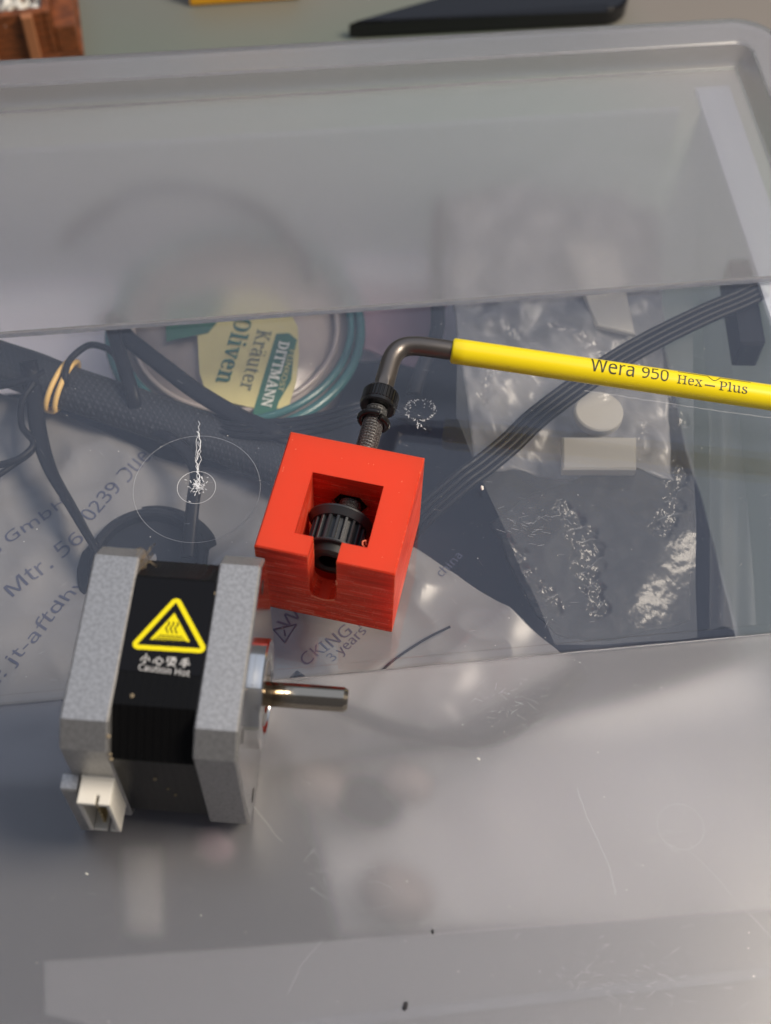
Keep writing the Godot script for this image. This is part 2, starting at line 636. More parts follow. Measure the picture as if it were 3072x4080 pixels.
func make_lid() -> void:
	var t := thing("box_lid", "frosted translucent box lid with raised rim and clear middle band", "lid")
	var st := begin()
	along_x(st, [[LZ0 + 0.02, 0], [LZ0 + 0.02, -2], [B0, -2], [B0, -0.45], [B0 - 0.45, 0]], LX0 + 0.02, LX1 - 0.02)
	put("frosted_panel", done(st), M.frost, t)
	st = begin()
	along_x(st, [[B0 + 0.03, -0.4], [B0 + 0.03, -2], [B1 - 0.03, -2], [B1 - 0.03, -0.15], [B1 - 0.3, 0.1], [B1 - 1.9, 0.1], [B1 - 2.4, -0.4]], LX0 + 0.02, LX1 - 0.02)
	put("clear_window", done(st), M.clear, t)
	st = begin()
	along_x(st, [[B1, -0.45], [B1, -2], [LZ1 - 0.02, -2], [LZ1 - 0.02, 0], [B1 + 0.45, 0]], LX0 + 0.02, LX1 - 0.02)
	put("frosted_panel", done(st), M.frost, t)
	# rim: section (outward, y) swept round the lid
	var sec := [[0, 0], [0.3, 0.25], [0.7, 0.9], [3.0, 5.0], [3.4, 5.6], [4.0, 5.95], [4.6, 6.0], [13.4, 6.0], [14.2, 5.8], [14.8, 5.2], [15, 4.4], [15.2, -11], [13.6, -11], [13.2, 4.0], [4.6, 4.2], [1.9, -1.4], [1.2, -2], [0, -2]]
	var rows := []
	var corners := [Vector2(LX1, LZ0), Vector2(LX1, LZ1), Vector2(LX0, LZ1), Vector2(LX0, LZ0)]
	var starts := [-PI / 2, 0.0, PI / 2, PI]
	var path := []
	for c in 4:
		for k in 9:
			var a: float = starts[c] + PI / 2 * k / 8.0
			path.append([corners[c], Vector2(cos(a), sin(a)), c])
	for s in sec:
		var row := []
		for p in path:
			var d: Vector2 = p[1]
			var c: Vector2 = p[0]
			# small corner radius inside, round outside
			var sgn := Vector2(signf(c.x), signf(c.y + 30))
			var ctr := c - sgn * 0.5
			var q: Vector2 = ctr + d * (s[0] + 0.5)
			row.append(Vector3(q.x, s[1], q.y))
		rows.append(row)
	rows.append(rows[0])
	st = begin()
	skin(st, rows, true, true)
	put("rim", done(st), M.frost, t)

# ---------------------------------------------------------------- contents of the box
func ribbon(called: String, pts: Array, wires: int, r: float, label: String, turn := 0.0, group := "") -> void:
	var t := thing(called, label, "ribbon cable", Vector3.ZERO, 0.0, group)
	var path := smooth_path(pts, 8)
	for w in wires:
		var st := begin(true)
		var off := (w - (wires - 1) * 0.5) * r * 1.86
		var line := []
		for i in path.size():
			var d: Vector3 = ((path[mini(i + 1, path.size() - 1)] as Vector3) - (path[maxi(i - 1, 0)] as Vector3)).normalized()
			var side := d.cross(Vector3.UP).normalized()
			side = side.rotated(d, turn * sin(i * 0.13))
			line.append((path[i] as Vector3) + side * off)
		sweep(st, line, func(_a, _s): return r, 8)
		put("wire", done(st), M.cable, t)

func strap(called: String, pts: Array, half_w: float, half_h: float, label: String, material: Material, twist := 0.0, category := "cable") -> void:
	var st := begin(true)
	var path := smooth_path(pts, 10)
	var n := path.size()
	sweep(st, path, func(a, s):
		var aa: float = a - twist * s
		return 1.0 / sqrt(pow(cos(aa) / half_w, 2) + pow(sin(aa) / half_h, 2)), 16)
	tag(put(called, done(st), material), label, category)

func sheet(called: String, top: Array, bottom: Array, h: Callable, nu: int, nv: int, thick: float, material: Material, parent: Node3D = null) -> MeshInstance3D:
	# patch between two polylines of (x, z); h(x, z) is its height
	var rows := []
	var under := []
	for i in nv + 1:
		var row := []
		var row2 := []
		for j in nu + 1:
			var p := poly_at(top, float(j) / nu).lerp(poly_at(bottom, float(j) / nu), float(i) / nv)
			var y: float = h.call(p.x, p.y)
			row.append(Vector3(p.x, y, p.y))
			row2.append(Vector3(p.x, y - thick, p.y))
		rows.append(row)
		under.append(row2)
	var st := begin(true)
	skin(st, rows)
	if thick > 0:
		skin(st, under, false, true)
		for e in [0, nv]:
			skin(st, [rows[e], under[e]], false, e == 0)
		var l := []
		var l2 := []
		var r := []
		var r2 := []
		for i in nv + 1:
			l.append(rows[i][0]); l2.append(under[i][0]); r.append(rows[i][nu]); r2.append(under[i][nu])
		skin(st, [l, l2], false, false)
		skin(st, [r, r2], false, true)
	return put(called, done(st), material, parent)

func poly_at(p: Array, t: float) -> Vector2:
	var f := t * (p.size() - 1)
	var i := mini(int(f), p.size() - 2)
	return Vector2(p[i][0], p[i][1]).lerp(Vector2(p[i + 1][0], p[i + 1][1]), f - i)

func make_contents() -> void:
	# dark cloth over the floor
	var nc := noise(0.012, 71, 3)
	var cloth := sheet("dark_cloth", [[-140, -140], [118, -140]], [[-140, 70], [118, 70]], func(x, z): return -67.0 + nc.get_noise_2d(x, z) * 7.0, 90, 70, 1.0, M.cloth)
	tag(cloth, "dark navy cloth spread over the floor of the storage box", "cloth")

	# printed milky bag
	var nb := noise(0.018, 73, 3)
	var nr := noise(0.03, 74, 2)
	nr.fractal_type = FastNoiseLite.FRACTAL_RIDGED
	var bh := func(x, z): return -26.0 + nb.get_noise_2d(x, z) * 2.0 + nr.get_noise_2d(x * 0.8 + z * 0.5, z * 0.8 - x * 0.3) * 1.8
	var bag := thing("printed_bag", "milky grey plastic bag with blue print lying in the box under the clear band", "plastic bag")
	sheet("film", [[-90, -93], [-66, -82], [-37, -63], [-7, -51.3], [12.5, -38.8], [27.8, -28.3], [44.3, -12.7], [57.3, 2], [60.5, 6.6]], [[-90, 23], [-70, 24], [-43, 27.3], [-20, 27], [-0.4, 26.2], [16, 23], [32.8, 19.3], [46, 14], [60.2, 7.8]], bh, 140, 70, 0.3, M.bag, bag)
	for w in [
		["0239 Due", -53.0, -43.4, -37.6, -62.4, 4.2, false],
		["ling GmbH", -83.0, -32.6, -58.4, -47.6, 4.6, false], ["Mtr. 56", -72.0, -23.8, -54.6, -38.5, 3.8, false],
		["mail: jt-aftdhv", -81.5, 8.8, -53.4, -26.8, 4.4, false], ["WA", -6.6, -8.2, 0.9, -14.6, 3.4, false],
		["CKING Ho", -2.4, 1.9, 16.2, -12.2, 3.0, false], ["3 years", 4.4, 1.9, 13.6, -6.6, 3.2, false],
		["china", 33.0, -19.5, 39.0, -24.5, 2.4, false]]:
		var o := Vector2(w[1], w[2])
		var e := Vector2(w[3], w[4])
		var d := (e - o).normalized()
		var up := Vector2(d.y, -d.x)
		var place := func(u: float, v: float, l: float) -> Vector3:
			var q := o + d * u + up * v
			return Vector3(q.x, bh.call(q.x, q.y) + 0.05 + l, q.y)
		put("lettering", letters(w[0], "Droid Sans", w[6], o.distance_to(e), w[5], 0.08, place), M.bag_ink, bag)
	var st := begin()
	for s in [[-9.6, -8.8, -7.1, -4.8], [-7.1, -4.8, -4.0, -9.5], [-4.0, -9.5, -9.6, -8.8], [-7.0, -8.2, -6.9, -6.6]]:
		var a := Vector3(s[0], 0, s[1])
		var b := Vector3(s[2], 0, s[3])
		a.y = bh.call(a.x, a.z) + 0.15
		b.y = bh.call(b.x, b.z) + 0.15
		sweep(st, [a, b], func(_a, _s): return 0.22, 6)
	put("warning_mark", done(st), M.bag_ink, bag)
	# thin curved line on the bag
	strap("thin_wire", v3([[33, -5], [26, -2], [17, 3.5], [12, 9], [9, 13]], -24.6), 0.3, 0.3, "thin dark wire curved across the right corner of the printed bag", M.cable)

	# ribbon cables, straps, braid
	ribbon("ribbon_cable", v3([[19, -20, -16], [26.9, -26.1, -9], [39.1, -34.3], [44.1, -37.8], [51.9, -43.8], [61.2, -51.9], [78.8, -63.9], [92.3, -71.5], [108.7, -79.1], [120, -83.5], [127, -86.5]], -5.2), 4, 0.85, "black four wire ribbon cable running up to the right under the yellow key")
	ribbon("ribbon_cable", v3([[36, -72, -34], [27.7, -69.6, -24], [18.7, -65.2], [7.6, -62.3], [-3.2, -61.2], [-13.8, -62.5], [-23, -67.1, -19]], -16), 4, 0.85, "black four wire ribbon cable curving left behind the cap screw")
	var t := thing("braided_sleeve", "black braided cable sleeve crossing the box at upper left", "cable sleeve")
	st = begin(true)
	sweep(st, smooth_path(v3([[-100, -106], [-79.7, -94.5], [-68.6, -88.8], [-57.7, -82.4], [-39.7, -73.1], [-24.5, -65.0], [-11.8, -57.9], [-2.8, -52.0], [8, -44, -24]], -20), 8), func(a, _s): return 1.0 / sqrt(pow(cos(a) / 6.6, 2) + pow(sin(a) / 3.6, 2)), 24)
	put("mesh_sleeve", done(st), M.braid, t)
	var rb := thing("rubber_band", "tan rubber band wound twice round the braided sleeve", "rubber band", Vector3(-60.2, -20, -83.6), -0.40)
	for k in 2:
		st = begin(true)
		var ring := []
		for i in 33:
			var a := TAU * i / 32
			ring.append(Vector3(-0.9 + 1.8 * k + 0.9 * sin(a * 0.5 + k), sin(a) * 4.6, cos(a) * 8.0))
		sweep(st, ring, func(_a, _s): return 0.75, 8, false)
		put("loop", done(st), M.band, rb)
	strap("flat_cable", v3([[-50, -108, -24], [-46.4, -101.6], [-42.4, -95], [-33.2, -84.6], [-23.9, -74.6], [-12.8, -65.3], [-4.4, -60.1], [4, -56, -22]], -16), 2.5, 0.9, "broad flat black cable crossing in front of the green jar label", M.cable)
	strap("flat_cable", v3([[-47.5, -106, -20], [-46.2, -100.8], [-45.2, -93.7], [-41.3, -76.1], [-40.6, -71, -19]], -14), 1.9, 0.7, "short flat black cable standing upright across the braided sleeve", M.cable)
	strap("looped_wire", v3([[-58.3, -80, -20], [-58.3, -82.4], [-57.1, -88], [-52.8, -92.2], [-49.3, -91.9], [-45.8, -89.2], [-44, -86, -18]], -15), 0.9, 0.9, "thin black wire looped above the braided sleeve", M.cable)
	strap("twisted_cable", v3([[-67.8, -88, -14], [-67.3, -84.8], [-66.6, -78.7], [-65.2, -66.8], [-62.1, -55.1], [-57.4, -44.9], [-52.2, -33.7], [-47, -24, -20]], -17), 2.3, 0.9, "twisted flat black cable running down to the round black cap", M.cable, 0.02)
	strap("looped_cable", v3([[-66.6, -82], [-69.4, -76.1], [-69.3, -68.6], [-66.3, -63.3], [-67.9, -59.9], [-72.5, -57.5], [-84, -55.6]], -16), 0.9, 0.9, "black cable with a tight loop at the left edge of the clear band", M.cable)
	strap("looped_cable", v3([[-65.6, -64], [-67.4, -61], [-70.5, -58.5], [-77, -54], [-86, -52]], -17.5), 0.8, 0.8, "second thin black cable leaving the picture left below the loop", M.cable)
	strap("side_wire", v3([[-90, -82.4], [-78, -82.8], [-70.9, -83.7], [-64, -86]], -17), 1.3, 0.9, "black wire entering from the left edge at the braided sleeve", M.cable)
	strap("flat_cable", v3([[-36, -66, -19], [-31.7, -61.3], [-27.8, -56.6], [-25.7, -50.1], [-26.8, -41.9], [-28.3, -32.6, -19], [-29, -28, -20]], -16.5), 1.7, 0.7, "flat black cable passing under the scratched ring to the cap", M.cable, 0.0)
	var cap := thing("round_cap", "round black rubber cap with raised lip lying behind the motor", "cap", Vector3(-39, -32, -30))
	st = begin()
	lathe(st, [Vector2(0, 0), Vector2(17.6, 0), Vector2(18, 0.5), Vector2(18, 5.5), Vector2(17.4, 6.2), Vector2(15.2, 6.4), Vector2(14.6, 7), Vector2(14.4, 10), Vector2(13.8, 10.6), Vector2(12.8, 10.6), Vector2(12.2, 10), Vector2(12, 7.6), Vector2(0, 7.4)], 64)
	put("disc", done(st), M.rubber, cap)

	# tub with label
	var tub := thing("food_tub", "round food tub with teal rim and yellow herb olive label", "tub", Vector3(-14, -60, -115))
	st = begin(true)
	lathe(st, [Vector2(0, 0), Vector2(32, 0), Vector2(35, 17), Vector2(34.5, 18.5), Vector2(0, 18.6)], 72)
	put("bowl", done(st), M.tub, tub)
	for k in 3:
		st = begin(true)
		var rr: float = [36.4, 33.6, 29.6][k]
		var th: float = [1.5, 1.2, 0.8][k]
		var yy: float = [19.4, 20.8, 20.2][k]
		var ring := []
		for i in 73:
			ring.append(Vector3(cos(TAU * i / 72) * rr, yy, sin(TAU * i / 72) * rr))
		sweep(st, ring, func(_a, _s): return th, 10, false)
		put("rim_ring", done(st), M.teal if k < 2 else M.tub, tub)
	# label field: part of a disc
	var lab := PackedVector2Array()
	for p in [[-11, -9], [-2, -12], [8, -12], [15, -7], [18, 2], [17.6, 12], [16, 22], [13, 31], [4, 30], [-9, 25], [-11, 16]]:
		lab.append(Vector2(p[0], p[1]))
	var flat := Transform3D(Basis(Vector3(1, 0, 0), Vector3(0, 0, 1), Vector3(0, 1, 0)), Vector3.ZERO)
	st = begin()
	extrude(st, lab, 21.0, 21.3, 0.0, flat)
	var lb := put("label", done(st), M.label_yellow, tub)
	st = begin()
	extrude(st, PackedVector2Array([Vector2(-20, -10), Vector2(-2, -13), Vector2(-2.6, -5), Vector2(-8, 2), Vector2(-20, 4)]), 21.35, 21.5, 0.0, flat)
	put("green_field", done(st), M.label_green, lb)
	var od := Vector2(-7.1, 23.2).normalized()
	var oup := Vector2(od.y, -od.x)
	st = begin()
	var bn := PackedVector2Array()
	var c0 := Vector2(12.4, 7.0)
	for p in [[-2.5, -1.6], [26.5, -1.6], [27.5, 2], [26, 4.5], [21, 4.6], [13, 6.4], [4, 5.0], [-1.5, 4.8], [-3.5, 2]]:
		bn.append(c0 + od * p[0] + oup * p[1])
	extrude(st, bn, 21.35, 21.5, 0.0, flat)
	put("banner", done(st), M.label_green, lb)
	for w in [["DITTMANN", 12.4, 7.0, 23.6, 3.0, "Droid Serif", true, M.label_white], ["FEINKOST", 15.0, 10.5, 15.0, 1.5, "Droid Sans", false, M.label_yellow], ["Kräuter", 6.4, 2.0, 22.0, 4.4, "Droid Serif", false, M.label_grey], ["Oliven", 0.4, -3.0, 24.0, 5.4, "Droid Serif", true, M.label_green]]:
		var o := Vector2(w[1], w[2])
		put("lettering", letters(w[0], w[5], w[6], w[3], w[4], 0.1, func(u: float, v: float, l: float) -> Vector3:
			var q := o + od * u + oup * v
			return Vector3(q.x, 21.6 + l, q.y)), w[7], lb)

	strap("curved_cable", v3([[-62, -140], [-53, -150], [-38, -160], [-20, -158], [-4, -148], [6, -132], [8, -118]], -28), 2.2, 1.5, "dark cable curving over the tub under the back of the frosted lid", M.cable)
	strap("upright_cable", v3([[50, -146], [46, -128], [44, -112], [42, -97], [36, -84], [33, -76]], -26), 2.0, 1.4, "dark cable running towards the screw left of the clear bag", M.cable)
	# papers
	var np := noise(0.02, 75, 2)
	tag(sheet("pink_sheet", [[20, -138], [54, -134]], [[22, -114], [38, -106]], func(x, z): return -52.0 + np.get_noise_2d(x, z) * 3.0, 24, 24, 0.3, M.pink), "pinkish paper sheet beside the tub under the lid", "paper")
	tag(sheet("pale_sheet", [[-140, -154], [110, -154]], [[-130, -112], [60, -116]], func(x, z): return -60.5 + np.get_noise_2d(x, z) * 1.0, 40, 30, 0.3, M.white_sheet), "pale sheet blurred under the back part of the frosted lid", "paper")
	tag(sheet("pale_paper", [[-6, 22], [40, 20], [116, 4]], [[0, 62], [50, 66], [112, 72]], func(x, z): return -40.0 + np.get_noise_2d(x, z) * 4.0, 40, 30, 0.3, M.paper), "pale paper sheet blurred under the front of the frosted lid", "paper")
	tag(sheet("pale_strip", [[-45.9, 42.3], [-37.4, 43.2]], [[-45.6, 61.3], [-37.9, 62.2]], func(_x, _z): return -22.0, 4, 4, 0.8, M.pale), "narrow pale strip blurred below the motor connector", "paper strip")
	st = begin()
	extrude(st, PackedVector2Array([Vector2(-59.6, 69.0), Vector2(110, 75.0), Vector2(110, 108), Vector2(-20, 92), Vector2(-59.2, 79.0)]), -9.0, -7.6, 0.2, flat)
	tag(put("pale_bar", done(st), M.grey_bar), "long pale plastic bar blurred under the front edge of the lid", "plastic bar")
	strap("curved_cable", v3([[-6, 8], [0.8, 14.3], [7.7, 19], [20.6, 25.4], [35.9, 28.1], [50.6, 21.8], [60, 14]], -17), 2.1, 1.5, "dark cable curving under the frosted lid right of the motor shaft", M.cable)
	for b in [[17.7, 33.7, -24.0, 5.5, M.beige, "pale_lump", "pale rounded lump blurred under the frosted lid beyond the motor shaft"], [9.0, 35.0, -30.0, 7.0, M.cable, "dark_lump", "dark rounded lump blurred under the frosted lid beside the pale one"], [-26.0, 45.0, -22.0, 4.0, M.pink, "reddish_lump", "small reddish lump blurred under the lid in front of the motor"], [13.0, 56.0, -32.0, 7.5, M.beige, "brown_lump", "brownish lump blurred under the middle of the front panel"], [-2.0, 30.0, -30.0, 6.5, M.beige, "white_lump", "whitish lump blurred under the lid right of the motor face"]]:
		st = begin(true)
		lathe(st, [Vector2(0, -b[3] * 0.6), Vector2(b[3] * 0.7, -b[3] * 0.45), Vector2(b[3], 0), Vector2(b[3] * 0.72, b[3] * 0.4), Vector2(0, b[3] * 0.55)], 24, func(a, _h, r): return r * (1.0 + 0.15 * sin(a * 2.0 + 0.6)))
		var lump := put(b[5], done(st), b[4])
		lump.position = Vector3(b[0], b[2], b[1]) * MM
		tag(lump, b[6], "small part")
	st = begin()
	box(st, Vector3(-3.2, 0, -14.5), Vector3(3.2, 10, 14.5), 0.8)
	var cc := put("cable_connector", done(st), M.cable)
	cc.position = Vector3(122.4, -16.5, -84) * MM
	cc.rotation.y = -0.12
	tag(cc, "dark connector block at the right end of the ribbon cable", "connector")
	# clear zip bag and what is in it
	var nz := noise(0.022, 81, 2)
	var nf := noise(0.16, 82, 3)
	# creased strips: each a line, its half width and how strongly the film is crinkled there
	var folds := [[47.9, -94.8, 55.6, -87.7, 0.7], [55.6, -87.7, 61.8, -80, 0.9], [68.8, -84.8, 78.7, -77.6, 0.8], [78.7, -77.6, 84.9, -71.6, 1.3], [44.6, -26.5, 49.0, -16.9, 0.8], [49.0, -16.9, 52.1, -9, 1.5], [52.1, -9, 57.2, -0.5, 0.9], [63.6, -26.4, 66.5, -20.0, 2.4], [66.5, -20, 66.2, -11, 3.2], [66, -9, 66.8, 1, 1.5], [93.8, -35.1, 90.5, -26, 1.6], [90.5, -26, 85.5, -18.5, 2.0], [53, -70.8, 48.7, -62.3, 1.0], [90.5, -68.7, 80, -59, 0.8], [88.5, -48.2, 86.1, -42.8, 1.2], [80.7, -115.2, 89, -104.2, 3.0], [55.1, -117.6, 67.3, -113, 2.0], [83.3, -143.8, 110, -123, 2.0], [110, -123, 120.6, -133.9, 2.0], [97, -60, 99, -48, 0.9]]
	var slope_dir := Vector2(0.58, 0.81)
	var zh := func(x, z):
		var y: float = -11.0 + nz.get_noise_2d(x, z) * 2.4
		var p := Vector2(x, z)
		var w := 0.0
		for f in folds:
			var d := seg_d(p, Vector2(f[0], f[1]), Vector2(f[2], f[3])) + nf.get_noise_2d(x * 1.3 + 40.0, z * 1.3) * 1.6
			w = maxf(w, smoothstep(f[4] + 1.3, f[4] - 0.6, d))
		var sdist := p.dot(slope_dir) + nf.get_noise_2d(x * 0.5, z * 0.5) * 3.0
		return y - 0.40 * fposmod(sdist, 4.2) * w + nf.get_noise_2d(x * 1.6, z * 1.6) * (0.10 + 0.55 * w)
	var zip := thing("zip_bag", "clear crinkled plastic bag holding pale and black pieces at the right", "plastic bag")
	sheet("film", [[40.7, -56.5], [70.2, -45.0], [97.9, -36.7]], [[54.6, 8.9], [70, 9.5], [88, 10]], zh, 200, 200, 0.0, M.zip, zip)
	sheet("film", [[51, -122], [90.4, -150], [121.3, -135.8]], [[40.7, -56.5], [70.2, -45.0], [97.9, -36.7]], zh, 200, 260, 0.0, M.zip, zip)
	sheet("side_gusset", [[122, -140], [124.5, -97], [118, -56], [107, 3]], [[112, -125], [117, -97], [110, -56.5], [96, 2]], func(x, z): return -24.0 + nz.get_noise_2d(x, z) * 1.5 + 1.2 * sin(x * 0.9 + z * 0.22), 40, 24, 0.0, M.zip, zip)
	st = begin()
	extrude(st, PackedVector2Array([Vector2(68.7, -53.6), Vector2(87.9, -51.7), Vector2(85.8, -41.8), Vector2(66.9, -43.7)]), -22, -18.5, 0.5, flat)
	tag(put("pale_block", done(st), M.pale), "pale rectangular block inside the clear bag", "plastic part")
	st = begin()
	lathe(st, [Vector2(0, -3), Vector2(6.2, -3), Vector2(6.4, -2.6), Vector2(6.4, -0.4), Vector2(6, 0), Vector2(0, 0)], 40)
	var disc := put("pale_disc", done(st), M.pale)
	disc.position = Vector3(79.7, -18, -60.5) * MM
	tag(disc, "pale round disc inside the clear bag under the yellow key", "plastic part")
	st = begin()
	extrude(st, PackedVector2Array([Vector2(82, -122), Vector2(97, -120), Vector2(96, -88), Vector2(86, -92)]), -24, -22, 0.4, flat)
	tag(put("pale_card", done(st), M.pale), "pale card upright in the clear bag behind the yellow key", "card")
	tag(sheet("pale_wrap", [[50, -148], [84, -150], [114, -140]], [[46, -50], [58, -50], [72, -46], [84, -47], [97, -41]], func(x, z): return -27.0 + nz.get_noise_2d(x * 1.6, z * 1.6) * 5.0 + nf.get_noise_2d(x * 0.6, z * 0.6) * 2.0, 60, 80, 0.3, M.wrap), "pale grey crumpled wrap filling the upper half of the clear bag", "wrapping")
	var nq := noise(0.05, 83, 3)
	tag(sheet("black_pouch", [[47, -33], [57, -40], [70, -44], [84, -46], [96, -42], [101, -36]], [[54, -6], [58, 0], [66, 2], [76, 2], [85, 1], [91, 0]], func(x, z): return -24.0 + nq.get_noise_2d(x, z) * 4.0, 60, 60, 1.0, M.rubber), "black crumpled pouch in the lower half of the clear bag", "pouch")

func make_background() -> void:
	# wooden tray
	var t := thing("wooden_tray", "reddish wooden tray with slats standing behind the box at upper left", "tray", Vector3(-100, -80, -302), 0.08)
	var st := begin()
	box(st, Vector3(-34, 0, -22), Vector3(34, 3, 20), 0.4)
	put("base", done(st), M.wood, t)
	st = begin()
	box(st, Vector3(-34, 3.1, 17), Vector3(22, 22, 20), 0.4)
	put("front_board", done(st), M.wood, t)
	for k in 4:
		st = begin()
		box(st, Vector3(-32 + 15.5 * k, 3.1, 20.1), Vector3(-28 + 15.5 * k, 22.5, 23), 0.4)
		put("slat", done(st), M.wood_pale, t)
	st = begin()
	box(st, Vector3(22.2, 3.1, -22), Vector3(25, 22, 20), 0.4)
	put("side_board", done(st), M.wood, t)
	st = begin()
	box(st, Vector3(25.2, 3.1, -20), Vector3(33, 15, 20), 0.5)
	put("side_block", done(st), M.wood, t)
	var spots := [[-91.4, -295, 3.6, "white bead at the far left of the wooden tray, cut by the photo edge"], [-86.8, -290.6, 3.4, "white bead in the middle of the wooden tray beside the yellow one"], [-84.7, -297, 3.8, "white bead at the back of the wooden tray near the top edge"], [-78.0, -296, 3.6, "white bead nearest the right side board of the wooden tray"], [-79.6, -289.6, 3.2, "white bead behind the right end of the front board of the tray"], [-83.2, -286.3, 2.5, "small yellow bead among the white ones in the wooden tray"], [-90.6, -286.0, 3.4, "white bead touching the front board at the left photo edge"]]
	for k in spots.size():
		st = begin(true)
		var r: float = spots[k][2]
		lathe(st, [Vector2(r * 0.35, -r * 0.2), Vector2(r * 0.6, -r * 0.6), Vector2(r * 0.9, -r * 0.4), Vector2(r, 0), Vector2(r * 0.9, r * 0.4), Vector2(r * 0.6, r * 0.6), Vector2(r * 0.35, r * 0.3), Vector2(r * 0.35, -r * 0.2)], 20)
		var b := put("bead", done(st), M.amber if k == 5 else M.white_plastic)
		b.position = Vector3(spots[k][0], -62.5, spots[k][1]) * MM
		b.rotation = Vector3(0.3 + 0.4 * k, 0.5 * k, 0.7 - 0.3 * k)
		tag(b, spots[k][3], "bead", "" if k == 5 else "white beads in the tray")
	st = begin()
	box(st, Vector3(-34, 3.1, -22), Vector3(22, 14, 16.5), 0.4)
	put("inner_tray", done(st), M.wood_pale, t)
	st = begin()
	extrude(st, PackedVector2Array([Vector2(-23.6, 12), Vector2(19, 12.6), Vector2(21, 60), Vector2(-20, 60)]), 0, 14, 1.2, Transform3D(Basis(Vector3(1, 0, 0), Vector3(0, 0, -1), Vector3(0, 1, 0)), Vector3.ZERO))
	var y := put("amber_case", done(st), M.amber)
	y.position = Vector3(0, -80, -298) * MM
	tag(y, "yellow plastic case cut off by the top edge of the photo", "case")
	# black slab with rounded corner
	var p := PackedVector2Array()
	for q in [[38, 287], [60, 287.5], [100, 288], [138, 288.6]]:
		p.append(Vector2(q[0], q[1]))
	for k in 7:
		var a := PI / 2 - PI / 2 * k / 6.0
		p.append(Vector2(140 + 10 * cos(a), 278.6 + 10 * sin(a)) + Vector2(0, 0))
	var pp := PackedVector2Array([Vector2(36, -286), Vector2(136, -285)])
	for k in 7:
		var a := PI / 2 * k / 6.0
		pp.append(Vector2(136 + 10 * sin(a), -295 + 10 * cos(a)))
	pp.append(Vector2(140, -330))
	pp.append(Vector2(120, -340))
	pp.append(Vector2(92, -305))
	st = begin()
	extrude(st, pp, 0, 8, 1.0, Transform3D(Basis(Vector3(1, 0, 0), Vector3(0, 0, 1), Vector3(0, 1, 0)), Vector3.ZERO))
	var s := put("black_gadget", done(st), M.black_gloss)
	s.position = Vector3(0, -79.9, 0) * MM
	tag(s, "glossy black gadget with rounded corner lying behind the lid", "gadget")

# ---------------------------------------------------------------- stepper motor
func octagon(h: float, c: float, cy: float) -> PackedVector2Array:
	# (w, y) outline
	return PackedVector2Array([Vector2(-h + c, cy - h), Vector2(h - c, cy - h), Vector2(h, cy - h + c), Vector2(h, cy + h - c), Vector2(h - c, cy + h), Vector2(-h + c, cy + h), Vector2(-h, cy + h - c), Vector2(-h, cy - h + c)])

